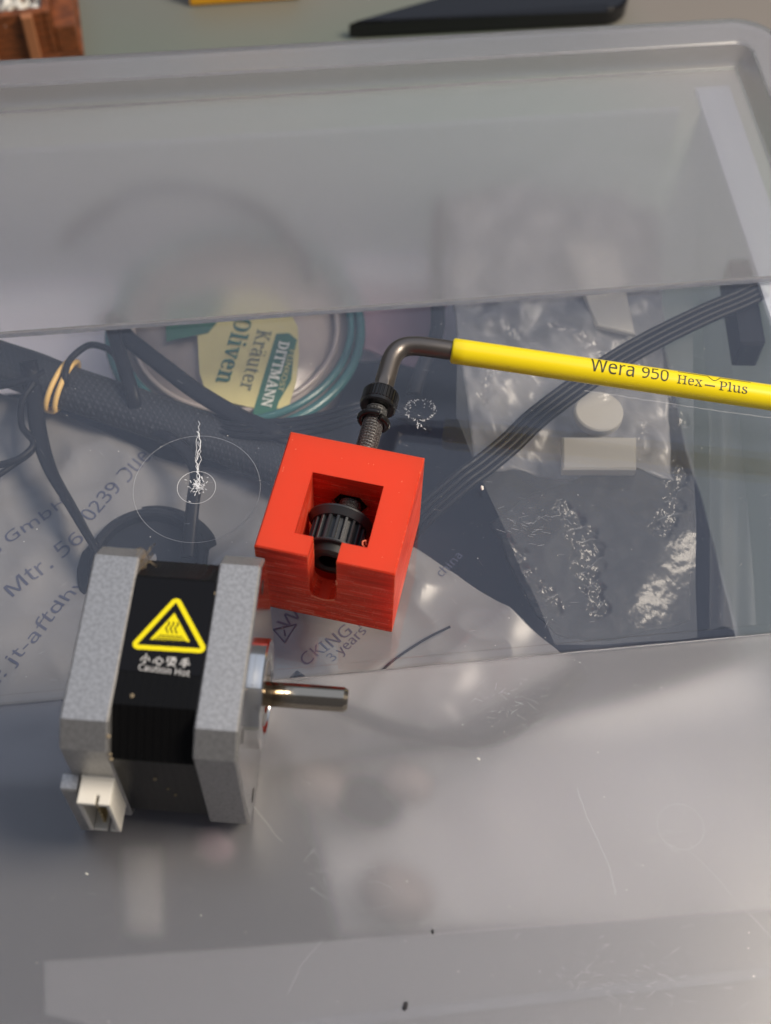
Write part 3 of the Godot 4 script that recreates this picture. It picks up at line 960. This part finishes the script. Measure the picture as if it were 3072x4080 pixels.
func make_motor() -> void:
	var t := thing("stepper_motor", "square stepper motor with black middle, grey end caps and steel shaft", "motor", Vector3(-13.073, 0.03, 28.416), -0.184)
	# local: x = u along the shaft, y up, z = w towards the viewer. extrude along u.
	var along := Transform3D(Basis(Vector3(0, 0, 1), Vector3(0, 1, 0), Vector3(1, 0, 0)), Vector3.ZERO)
	var H := 21.15
	var st := begin()
	extrude(st, octagon(H, 4.17, H), -8.2, -0.2, 0.35, along)
	put("front_plate", done(st), M.cast, t)
	st = begin()
	extrude(st, octagon(H - 0.4, 4.1, H), -0.19, 0.0, 0.1, along)
	put("machined_face", done(st), M.polished, t)
	for s in [[1, 1], [1, -1], [-1, 1], [-1, -1]]:
		st = begin()
		lathe(st, [Vector2(0, 0.0), Vector2(1.5, 0.0), Vector2(1.5, 0.06), Vector2(0, 0.06)], 20, null, Transform3D(Basis(Vector3(0, 0, 1), Vector3(1, 0, 0), Vector3(0, 1, 0)), Vector3(0, H + s[1] * 15.5, s[0] * 15.5)))
		put("screw_hole", done(st), M.bore, t)
	var axis := Transform3D(Basis(Vector3(0, 1, 0), Vector3(1, 0, 0), Vector3(0, 0, -1)), Vector3(0, H, 0))
	st = begin()
	lathe(st, [Vector2(0, 0.02), Vector2(11, 0.02), Vector2(11, 1.7), Vector2(10.7, 2.0), Vector2(8.2, 2.0), Vector2(8.0, 1.5), Vector2(0, 1.5)], 96, null, axis)
	put("boss", done(st), M.polished, t)
	st = begin()
	lathe(st, [Vector2(0, 1.52), Vector2(6.4, 1.52), Vector2(6.4, 1.9), Vector2(4.0, 1.9), Vector2(3.8, 1.6), Vector2(0, 1.6)], 64, null, axis)
	put("bearing", done(st), M.steel, t)
	st = begin(true)
	lathe(st, [Vector2(0, 1.3), Vector2(2.5, 1.3), Vector2(2.5, 9), Vector2(2.5, 17.2)], 64, null, axis)
	var sh := put("shaft", done(st), M.steel, t)
	st = begin()
	lathe(st, [Vector2(2.5, 17.2), Vector2(2.0, 18.04), Vector2(0, 18.1)], 64, null, axis)
	put("shaft_end", done(st), M.steel, sh)
	# laminations: stacked sheets with fine grooves
	st = begin()
	var n := 30
	for k in n:
		var u0 := -23.55 + 15.3 * k / n
		var u1 := -23.55 + 15.3 * (k + 1) / n
		extrude(st, octagon(20.95 - 0.03 * (k % 3), 7.6, H), u0 + 0.002, u1 - 0.002, 0.08, along)
	put("lamination_stack", done(st), M.lam, t)
	# sticker on top
	st = begin()
	var y := H + 20.95 + 0.07
	quad(st, Vector3(-23.5, y, -12.8), Vector3(-8.35, y, -12.8), Vector3(-8.35, y, 6.7), Vector3(-23.5, y, 6.7), Vector3.UP, Rect2(0, 0, 1, 1))
	for e in [[-23.5, -12.8, -8.35, -12.8], [-8.35, -12.8, -8.35, 6.7], [-8.35, 6.7, -23.5, 6.7], [-23.5, 6.7, -23.5, -12.8]]:
		var a := Vector3(e[0], y, e[1])
		var b := Vector3(e[2], y, e[3])
		quad(st, a, b, b - Vector3(0, 0.065, 0), a - Vector3(0, 0.065, 0), (a + b) * 0.5 - Vector3(-16, y, -3))
	var sk := put("warning_sticker", done(st), M.sticker, t)
	put("lettering", letters("Caution Hot", "Droid Sans", false, 9.5, 1.35, 0.03, func(u: float, v: float, l: float) -> Vector3:
		return Vector3(-19.95 + u, y + 0.03 + l, 6.45 + 0.06 * u - v)), M.white_ink, sk)
	# rear cap
	st = begin()
	extrude(st, octagon(H, 4.17, H), -32.43, -23.62, 0.35, along)
	put("rear_cap", done(st), M.cast, t)
	st = begin()
	box(st, Vector3(-34.0, 2, 20.8), Vector3(-30.9, 25.2, 24.3), 0.35)
	put("connector_bracket", done(st), M.cast, t)
	st = begin(true)
	for k in 24:
		var o := Vector3(-23.2 + rng.randfn(0, 0.7), 40.8 + rng.randfn(0, 0.7), -17.6 + rng.randfn(0, 0.9))
		var fib := [o]
		for q in 4:
			fib.append(fib[-1] + Vector3(rng.randfn(0, 0.5), rng.randfn(0, 0.45), rng.randfn(0, 0.5)))
		sweep(st, fib, func(_a, _s): return 0.05, 5)
	var lint := put("lint", done(st), M.lint, t)
	lint.set_meta("kind", "stuff")
	for q in [[-23.5, 40.2, 18.9, 0.42], [-23.4, 36.4, 20.8, 0.3], [-23.5, 34.6, 21.0, 0.42], [-20.2, 42.25, 11.6, 0.42], [-16.5, 26.0, 21.0, 0.4], [-13.5, 18.0, 21.0, 0.3], [-8.2, 42.0, -10.6, 0.34], [-14.6, 21.0, 21.0, 0.3]]:
		st = begin()
		lathe(st, [Vector2(0, -q[3] * 0.5), Vector2(q[3], 0), Vector2(0, q[3] * 0.6)], 7)
		var grit := put("grit", done(st), M.lint, t)
		grit.position = Vector3(q[0], q[1], q[2]) * MM
	# white connector shroud, open to the viewer
	st = begin()
	box(st, Vector3(-30.4, 10, 20.9), Vector3(-24.2, 25.3, 21.8), 0.1)
	var body := put("connector", done(st), M.white_plastic, t)
	st = begin()
	var slot := PackedVector2Array([Vector2(-30.4, 21.8), Vector2(-30.4, 26.6), Vector2(-27.0, 26.6), Vector2(-27.0, 24.8), Vector2(-26.4, 24.8), Vector2(-26.4, 26.6), Vector2(-24.2, 26.6), Vector2(-24.2, 21.8)])
	extrude(st, slot, 24.2, 25.3, 0.12, Transform3D(Basis(Vector3(1, 0, 0), Vector3(0, 0, 1), Vector3(0, 1, 0)), Vector3.ZERO))
	put("shroud_top", done(st), M.white_plastic, body)
	st = begin()
	box(st, Vector3(-30.4, 10, 21.85), Vector3(-29.5, 24.15, 26.6), 0.12)
	put("shroud_side", done(st), M.white_plastic, body)
	st = begin()
	box(st, Vector3(-25.0, 10, 21.85), Vector3(-24.2, 24.15, 26.6), 0.12)
	put("shroud_side", done(st), M.white_plastic, body)
	st = begin()
	box(st, Vector3(-29.4, 10, 21.85), Vector3(-26.9, 11, 26.6), 0.12)
	put("shroud_bottom", done(st), M.white_plastic, body)
	st = begin()
	box(st, Vector3(-26.2, 10, 21.85), Vector3(-25.1, 11, 26.6), 0.12)
	put("shroud_bottom", done(st), M.white_plastic, body)
	for k in 6:
		st = begin()
		box(st, Vector3(-27.6, 12.2 + 2.0 * k, 21.8), Vector3(-27.0, 12.8 + 2.0 * k, 25.6), 0.08)
		put("pin", done(st), M.brass, body)

# ---------------------------------------------------------------- printed block, pulley, screw, nut
const BY := -0.332
const BP := Vector3(7.477, -0.38, -11.917)

func on_block(u: float, y: float, w: float) -> Vector3:
	return BP + Vector3(u, y, w).rotated(Vector3.UP, BY)

func cpoly(parent: Node3D, called: String, pts: Array, depth: float, op: int, t: Transform3D) -> void:
	var c := CSGPolygon3D.new()
	c.name = called
	var p := PackedVector2Array()
	for q in pts:
		p.append(Vector2(q[0], q[1]) * MM)
	c.polygon = p
	c.depth = depth * MM
	c.operation = op
	c.transform = Transform3D(t.basis, t.origin * MM)
	c.material = M.red
	parent.add_child(c, true)

func make_block() -> void:
	var t := thing("tensioner_block", "red 3D printed square block with open pocket and slot", "printed part", BP, BY)
	var W := 15.0
	var D := 14.9
	var H := 26.3
	var root := CSGCombiner3D.new()
	root.name = "body"
	t.add_child(root)
	# CSGPolygon extrudes along -z: shift so that it spans -D..D
	var front := Transform3D(Basis(), Vector3(0, 0, D))
	var b := 0.3
	cpoly(root, "outline", [[-W + 2.0, 0], [W - 0.2, 0], [W, 0.2], [W, H - b], [W - b, H], [-W + b, H], [-W, H - b], [-W, H - 4.4], [-W + 0.2, H - 4.6], [-W + 2.0, H - 4.6]], 2 * D, CSGShape3D.OPERATION_UNION, front)
	# chamfer of the front and back top edges
	var side := Transform3D(Basis(Vector3(0, 0, -1), Vector3(0, 1, 0), Vector3(1, 0, 0)), Vector3(-W - 1, 0, 0))
	side = Transform3D(Basis(Vector3(0, 0, 1), Vector3(0, 1, 0), Vector3(-1, 0, 0)), Vector3(-W - 1, 0, 0))
	cpoly(root, "edge", [[-D, -0.1], [D, -0.1], [D, H - b], [D - b, H + 0.01], [-D + b, H + 0.01], [-D, H - b]], 2 * W + 2, CSGShape3D.OPERATION_INTERSECTION, side)
	# pocket: (u, w) seen from above; extrude along -y from the top
	var down := Transform3D(Basis(Vector3(1, 0, 0), Vector3(0, 0, -1), Vector3(0, 1, 0)), Vector3(0, H + 1, 0))
	var pu0 := -W + 7.34
	var pu1 := W - 7.0
	var pw0 := -D + 9.3
	var pw1 := D - 4.9
	cpoly(root, "pocket", [[pu0, -pw1], [pu1, -pw1], [pu1, -pw0], [pu0, -pw0]], H - 5.0 + 1.0, CSGShape3D.OPERATION_SUBTRACTION, down)
	# slot through the front wall with a round bottom
	var us := [[-3.55, H + 1]]
	for k in 17:
		var a := PI + PI * k / 16.0
		us.append([-0.5 + 3.05 * cos(a), 12.2 + 3.05 * sin(a)])
	us.append([2.55, H + 1])
	cpoly(root, "slot", us, 5.6, CSGShape3D.OPERATION_SUBTRACTION, Transform3D(Basis(), Vector3(0, 0, D + 0.5)))
	# nut trap and screw hole in the back wall
	var hexp := []
	for k in 6:
		hexp.append([0.6 + 4.35 * cos(PI / 3 * k), 16.0 + 4.35 * sin(PI / 3 * k)])
	cpoly(root, "nut_trap", hexp, 4.3, CSGShape3D.OPERATION_SUBTRACTION, Transform3D(Basis(), Vector3(0, 0, pw0 + 0.1)))
	var cir := []
	for k in 32:
		cir.append([0.6 + 2.7 * cos(TAU * k / 32), 16.0 + 2.7 * sin(TAU * k / 32)])
	cpoly(root, "screw_hole", cir, 8, CSGShape3D.OPERATION_SUBTRACTION, Transform3D(Basis(), Vector3(0, 0, pw0 - 3)))
	# the boolean's faces: flat tops carry fine infill lines, upright ones the layer lines
	await get_tree().process_frame
	await get_tree().process_frame
	var baked: ArrayMesh = root.bake_static_mesh()
	t.remove_child(root)
	root.free()
	var tops := begin()
	var sides := begin()
	for sfc in baked.get_surface_count():
		var arr := baked.surface_get_arrays(sfc)
		var vs: PackedVector3Array = arr[Mesh.ARRAY_VERTEX]
		var ids: PackedInt32Array = arr[Mesh.ARRAY_INDEX] if arr[Mesh.ARRAY_INDEX] != null else PackedInt32Array(range(vs.size()))
		for q in range(0, ids.size(), 3):
			var a := vs[ids[q]] / MM
			var bb := vs[ids[q + 1]] / MM
			var c := vs[ids[q + 2]] / MM
			var nn := (c - a).cross(bb - a).normalized()
			tri(tops if absf(nn.y) > 0.9 else sides, a, bb, c)
	put("body", done(sides), M.red, t)
	put("top_face", done(tops), M.red_top, t)
	# stray strings left by the print
	for e in [[[7.4, 24.6, 8.4], [7.1, 25.2, 7.8], [6.6, 25.4, 8.3], [6.8, 24.9, 8.9], [7.4, 24.4, 8.9], [7.5, 23.6, 8.7]], [[2.4, 18.6, 15.0], [2.7, 18.0, 15.2], [2.5, 17.2, 15.1]], [[-3.2, 9.6, 14.95], [-1.6, 9.1, 15.05], [0.4, 9.05, 15.05], [2.0, 9.9, 15.0]]]:
		var st := begin(true)
		var pts := []
		for q in e:
			pts.append(Vector3(q[0], q[1], q[2]))
		sweep(st, smooth_path(pts, 5), func(_a, s): return 0.16 + 0.05 * sin(s * 9.0), 6)
		put("plastic_string", done(st), M.red_crumb, t)
	for k in 34:
		var st := begin()
		var r := rng.randf_range(0.07, 0.17)
		lathe(st, [Vector2(0, -r * 0.5), Vector2(r, 0), Vector2(0, r * 0.7)], 6)
		var c := put("plastic_crumb", done(st), M.red_crumb, t)
		var u := rng.randf_range(-9, 14.5)
		if k < 12:
			c.position = Vector3(u, rng.randf_range(0.3, 1.4), D + 0.02) * MM
		elif k < 22:
			c.position = Vector3(u, rng.randf_range(1, 11), D + 0.02) * MM
		else:
			var top := [Vector2(-14, rng.randf_range(-13, 13)), Vector2(rng.randf_range(-13, 13), -10.5), Vector2(11.5, rng.randf_range(-12, 12))][k % 3] as Vector2
			c.position = Vector3(top.x, H + 0.01, top.y) * MM

	# nut
	var nut := thing("hex_nut", "black hex nut pressed into the back wall of the red block", "nut", on_block(0.6, 16.0, pw0 - 2.0), BY)
	var st := begin()
	var ring := PackedVector2Array()
	for k in 6:
		ring.append(Vector2(4.25 * cos(PI / 3 * k), 4.25 * sin(PI / 3 * k)))
	extrude(st, ring, -2.0, 1.4, 0.25)
	put("nut_body", done(st), M.black_metal, nut)

	# pulley: axis along w
	var pl := thing("timing_pulley", "black toothed belt pulley sitting in the pocket of the red block", "pulley", on_block(-0.4, 15.4, 0.0), BY)
	var ax := Transform3D(Basis(Vector3(1, 0, 0), Vector3(0, 0, 1), Vector3(0, -1, 0)), Vector3.ZERO)
	st = begin()
	lathe(st, [Vector2(2.4, -1.4), Vector2(7.1, -1.4), Vector2(7.3, -1.25), Vector2(7.3, -0.85), Vector2(7.15, -0.7), Vector2(6.2, 0.55), Vector2(5.0, 0.64)], 96, null, ax)
	put("flange", done(st), M.anodized, pl)
	st = begin()
	var rows := []
	for h in [0.6, 3.0, 6.5]:
		rows.append(Vector2(6.0, h))
	lathe(st, rows, 480, func(a, _h, r):
		var p := fposmod(a * 20.0 / TAU, 1.0) - 0.5
		var d := absf(p)
		return r - (0.95 * (1.0 - smoothstep(0.24, 0.36, d))), ax)
	put("tooth_ring", done(st), M.anodized, pl)
	st = begin()
	lathe(st, [Vector2(4.6, 6.4), Vector2(5.9, 6.45), Vector2(6.1, 6.6), Vector2(6.1, 6.9), Vector2(5.9, 7.1), Vector2(4.7, 7.15)], 96, null, ax)
	put("flange", done(st), M.anodized, pl)
	st = begin()
	lathe(st, [Vector2(4.8, 7.1), Vector2(4.8, 9.0), Vector2(4.3, 9.45), Vector2(3.1, 9.5), Vector2(2.5, 9.0), Vector2(2.5, 2.0), Vector2(0, 2.0)], 72, null, ax)
	put("hub", done(st), M.bore, pl)

	# cap screw: axis along -w from the nut
	var sc := thing("cap_screw", "black socket head cap screw threaded into the back of the red block", "screw", on_block(0.65, 16.0, 0), BY)
	var axs := Transform3D(Basis(Vector3(1, 0, 0), Vector3(0, 0, -1), Vector3(0, 1, 0)), Vector3.ZERO)
	st = begin(true)
	var prof := [Vector2(0, 1.9), Vector2(1.9, 1.9)]
	var hh := 2.3
	while hh < 32.6:
		prof.append(Vector2(2.3, hh))
		hh += 0.1
	lathe(st, prof, 40, func(a, h, r):
		if h < 2.2:
			return r
		var p := absf(fposmod(h / 0.8 - a / TAU, 1.0) * 2.0 - 1.0)
		return 2.02 + 0.46 * p, axs)
	put("thread", done(st), M.thread, sc)
	st = begin()
	lathe(st, [Vector2(2.2, 32.5), Vector2(3.9, 32.5), Vector2(4.2, 32.8), Vector2(4.2, 33.6)], 120, null, axs)
	lathe(st, [Vector2(4.05, 33.6), Vector2(4.32, 33.75), Vector2(4.32, 36.6), Vector2(3.9, 37.2), Vector2(2.9, 37.4)], 288, func(a, h, r):
		return r - (0.26 if (fposmod(a * 32.0 / TAU, 1.0) < 0.4 and h > 33.7 and h < 36.9) else 0.0), axs)
	var hexr := func(a, h, r):
		return r if r > 2.85 else 2.05 / cos(fposmod(a, PI / 3) - PI / 6)
	lathe(st, [Vector2(2.9, 37.4), Vector2(2.3, 37.0), Vector2(2.3, 34.6)], 96, hexr, axs)
	put("head", done(st), M.black_metal, sc)

	var wa := thing("spring_washer", "black split spring washer loose on the thread of the cap screw", "washer", on_block(0.65, 16.0, -28.9), BY)
	st = begin(true)
	var coil := []
	for i in 61:
		var a := TAU * 0.985 * i / 60.0 + 1.2
		coil.append(Vector3(cos(a) * 3.2, sin(a) * 3.2, 0.9 * (i / 60.0 - 0.5)))
	sweep(st, coil, func(_a, _s): return 0.82, 12)
	put("coil", done(st), M.black_metal, wa)

# ---------------------------------------------------------------- hex key
func make_key() -> void:
	var a0 := on_block(0.65, 16.0, -35.0)
	var back := Vector3(0, 0, -1).rotated(Vector3.UP, BY)
	var s0 := Vector3(38.0, 16.0, -57.4)
	var s1 := Vector3(111.8, 13.2, -38.4)
	var d := (s1 - s0).normalized()
	# corner where the two arms would meet
	var k: float = 18.6
	var c0 := a0 + back * k
	# long arm passes through s0; the bend starts before it
	var b1 := s0 - d * 3.0
	var t := thing("hex_key", "bent hex key with yellow sleeve stuck in the screw head", "hex key", s0)
	var pts := []
	var p1 := a0 + back * 10.5
	for i in 12:
		pts.append(a0.lerp(p1, i / 12.0) - s0)
	var ctrl0 := p1 + back * 7.0
	var ctrl1 := b1 - d * 7.0
	for i in 25:
		pts.append(p1.bezier_interpolate(ctrl0, ctrl1, b1, i / 24.0) - s0)
	for i in range(1, 4):
		pts.append(b1.lerp(s0 + d * 2.0, i / 3.0) - s0)
	var st := begin(true)
	sweep(st, pts, func(a, s):
		var ap: float = 2.0 if s < 4.6 else 2.0 + (s - 4.6) * 0.32
		return minf(2.32, ap / cos(fposmod(a, PI / 3) - PI / 6)), 72)
	var arm := put("bare_arm", done(st), M.key, t)
	var L := 118.0
	st = begin(true)
	var sl := [Vector3.ZERO, d * 0.01, d * 0.5]
	for i in range(1, 41):
		sl.append(d * (0.5 + (L - 1.0) * i / 40.0))
	sl.append(d * L)
	sweep(st, sl, func(_a, s): return 2.55 + 0.5 * clampf(s / 0.45, 0, 1) ** 0.5 if s < 0.5 else 3.05, 64)
	var sleeve := put("yellow_sleeve", done(st), M.yellow, t)
	st = begin(true)
	sweep(st, [d * (L - 2), d * (L + 8)], func(a, _s): return minf(2.32, 2.05 / cos(fposmod(a, PI / 3) - PI / 6)), 48)
	put("bare_tip", done(st), M.key, t)
	# print round the sleeve: angle from straight up, towards the viewer positive
	var up := (Vector3.UP - d * d.y).normalized()
	var fwd := d.cross(up)
	if fwd.z < 0:
		fwd = -fwd
	for w in [["Wera", 32.8, 10.3, "Droid Sans", false, 3.7, 0.06], ["950", 44.9, 6.3, "Droid Sans", false, 3.1, 0.10], ["Hex", 53.3, 5.9, "Droid Serif", false, 2.2, 0.26], ["-", 59.8, 2.4, "Droid Sans", false, 0.3, 0.44], ["Plus", 63.2, 6.6, "Droid Serif", false, 2.4, 0.28]]:
		var ang: float = w[6]
		var u0: float = w[1]
		put("lettering", letters(w[0], w[3], w[4], w[2], w[5], 0.05, func(u: float, v: float, l: float) -> Vector3:
			var th: float = ang - (v - w[5] * 0.5) / 3.05
			return d * (u0 + u) + (up * cos(th) + fwd * sin(th)) * (3.05 + 0.012 + l), 0.4), M.ink_dark, sleeve)
	for q in [[53.4, 60.4, -0.50, 0.0], [60.4, 63.4, -0.50, 0.45], [63.4, 70.6, -0.50, 0.0]]:
		st = begin()
		var line := []
		for i in 13:
			var f := i / 12.0
			var th: float = q[2] + q[3] * sin(PI * f)
			line.append(d * lerpf(q[0], q[1], f) + (up * cos(th) + fwd * sin(th)) * 3.02)
		sweep(st, line, func(_a, _s): return 0.13, 6)
		put("print_line", done(st), M.ink_dark, sleeve)

# ---------------------------------------------------------------- marks and dust on the lid
func line_on(st: SurfaceTool, pts: Array, w: float, y: float) -> void:
	var line := []
	for p in pts:
		line.append(Vector3(p.x, y, p.y))
	sweep(st, line, func(a, _s): return 1.0 / sqrt(pow(cos(a) / w, 2) + pow(sin(a) / (w * 0.5), 2)), 6)

func make_marks() -> void:
	var lid := get_node("box_lid")
	var yb := -0.40
	for c in [[-24.6, -35.2, 14.9, 0.035, M.faint, yb], [-24.7, -35.4, 4.5, 0.06, M.scratch, yb], [70.7, 57.4, 4.8, 0.022, M.faint, 0.0]]:
		var st := begin(true)
		var ring := []
		for i in 97:
			var a := TAU * i / 96
			ring.append(Vector2(c[0] + c[2] * cos(a), c[1] + c[2] * sin(a)))
		line_on(st, ring, c[3], c[5])
		put("moulding_ring", done(st), c[4], lid)
	# scratched blob and its trail
	var st := begin()
	for k in 110:
		var a := rng.randf() * TAU
		var r := absf(rng.randfn(0, 1.0)) * 1.15
		var p := Vector2(-24.4 + r * cos(a), -35.8 + r * sin(a) * 1.3)
		var q := p + Vector2.from_angle(rng.randf() * TAU) * rng.randf_range(0.15, 0.8)
		line_on(st, [p, q], rng.randf_range(0.02, 0.11), yb)
	for s in 3:
		var tr := []
		for i in 22:
			var f := i / 21.0
			tr.append(Vector2(-24.4 + 0.9 * f + 0.3 * sin(f * 9.0 + s) + rng.randf_range(-0.3, 0.3) + (s - 1) * 0.5 * (1 - f), -36 - (18.5 - 3.0 * s) * f))
		line_on(st, tr, 0.06 if s != 1 else 0.11, yb)
	put("scratch", done(st), M.scratch, lid)
	# scuffed ring behind the screw
	st = begin()
	for k in 90:
		var a := rng.randf() * TAU
		var r := 3.3 + rng.randfn(0, 0.18) - (0.0 if k < 74 else rng.randf() * 2.0)
		var p := Vector2(30.6 + r * cos(a) * 1.12, -52.6 + r * sin(a) * 0.95)
		line_on(st, [p, p + Vector2.from_angle(rng.randf() * TAU) * rng.randf_range(0.15, 0.6)], rng.randf_range(0.03, 0.06), yb)
	for k in 8:
		var p := Vector2(30.0 + rng.randf_range(-0.8, 0.8), -48 + rng.randf_range(-0.8, 1.0))
		line_on(st, [p, p + Vector2.from_angle(rng.randf() * TAU) * 0.7], 0.06, yb)
	put("scratch", done(st), M.scratch, lid)
	# long scratches
	for l in [[[72, -54.5], [86, -50.4], [104, -45.2], [124, -40], 0.05, yb], [[51, 47], [52, 54], [54.2, 63], [54.6, 70], 0.05, 0.0], [[-20, 41], [-16, 44], [-13, 49], [-11, 52], 0.016, 0.0], [[71, 62], [76, 69], [78, 73], [84, 82], 0.018, 0.0], [[-6, 62], [0, 66], [6, 67.5], [10, 67], 0.014, 0.0], [[-12, 82], [-9, 77], [-6, 74], [-4, 72], 0.018, 0.0], [[12, 45], [15, 49], [20, 53], [22, 56], 0.012, 0.0]]:
		st = begin()
		var pts := []
		for i in 4:
			pts.append(Vector3(l[i][0], 0, l[i][1]))
		var fine := []
		for p in smooth_path(pts, 10):
			fine.append(Vector2(p.x + rng.randf_range(-0.2, 0.2), p.z + rng.randf_range(-0.12, 0.12)))
		line_on(st, fine, l[4], l[5])
		put("scratch", done(st), M.faint, lid)
	st = begin()
	for k in 620:
		var p := Vector2(rng.randf_range(-70, 110), rng.randf_range(-160, 95))
		var wide := 0.010
		if k > 330:
			var c: Vector2 = [Vector2(46, 84), Vector2(58, 87), Vector2(66, 60), Vector2(38, 26), Vector2(0, 60), Vector2(52, -18)][k % 6]
			p = c + Vector2(rng.randfn(0, 5.0), rng.randfn(0, 3.0))
			wide = 0.014
		if p.y > B1 - 3 and p.y < B1 + 1 or p.y > B0 - 1 and p.y < B0 + 1:
			continue
		var y := yb if p.y < B1 - 2.6 and p.y > B0 else 0.0
		var d := Vector2.from_angle(rng.randfn(0.25, 0.6)) * rng.randf_range(0.3, 2.4)
		line_on(st, [p, p + d], wide * rng.randf_range(0.6, 1.6), y)
	var hs := put("hairline_scratches", done(st), M.faint, lid)
	hs.set_meta("kind", "stuff")
	# dust specks
	var sp := begin(true)
	lathe(sp, [Vector2(0, -0.5), Vector2(0.8, -0.2), Vector2(1, 0.2), Vector2(0.5, 0.6), Vector2(0, 0.7)], 7)
	var mm := MultiMesh.new()
	mm.transform_format = MultiMesh.TRANSFORM_3D
	mm.mesh = done(sp)
	mm.instance_count = 1100
	for k in 1100:
		var p := Vector2(rng.randf_range(-85, 120), rng.randf_range(-150, 95))
		var y := yb if (p.y < B1 - 2.6 and p.y > B0) else 0.0
		var s := 0.035 + 0.075 * pow(rng.randf(), 4.0)
		var bs := Basis(Vector3.UP, rng.randf() * TAU).scaled(Vector3(s * rng.randf_range(0.7, 1.8), s * 0.6, s))
		mm.set_instance_transform(k, Transform3D(bs, Vector3(p.x, y + s * 0.25, p.y) * MM))
	var du := MultiMeshInstance3D.new()
	du.name = "dust"
	du.multimesh = mm
	du.material_override = M.dust
	du.set_meta("kind", "stuff")
	add_child(du)
	tag(du, "pale dust specks scattered over the lid", "dust")
	# dark and pale crumbs
	for c in [[10.2, 86.5, 0.75, 0], [17.2, 73.2, 0.4, 0], [95.6, -50.6, 0.4, 0], [42.4, -28.6, 0.55, 1], [31.5, 38.6, 0.35, 1], [-50, 54.5, 0.3, 1]]:
		st = begin()
		lathe(st, [Vector2(0, 0.0), Vector2(c[2], 0.1), Vector2(c[2] * 0.7, c[2] * 0.6), Vector2(0, c[2] * 0.8)], 7, func(a, _h, r): return r * (1.0 + 0.4 * sin(a * 2.0 + c[0])))
		var o := put("crumb", done(st), M.dust if c[3] else M.crumb)
		o.position = Vector3(c[0], yb if c[1] < B1 - 3 else 0.0, c[1]) * MM
		var where: Array = ["largest black crumb near the front edge of the lid", "small black crumb on the front frosted panel", "black crumb on the clear band below the yellow key", "white crumb on the clear band right of the red block", "white crumb on the front frosted panel right of the shaft", "tiny white crumb below the white connector"]
		tag(o, where[[10.2, 17.2, 95.6, 42.4, 31.5, -50].find(c[0])], "crumb")
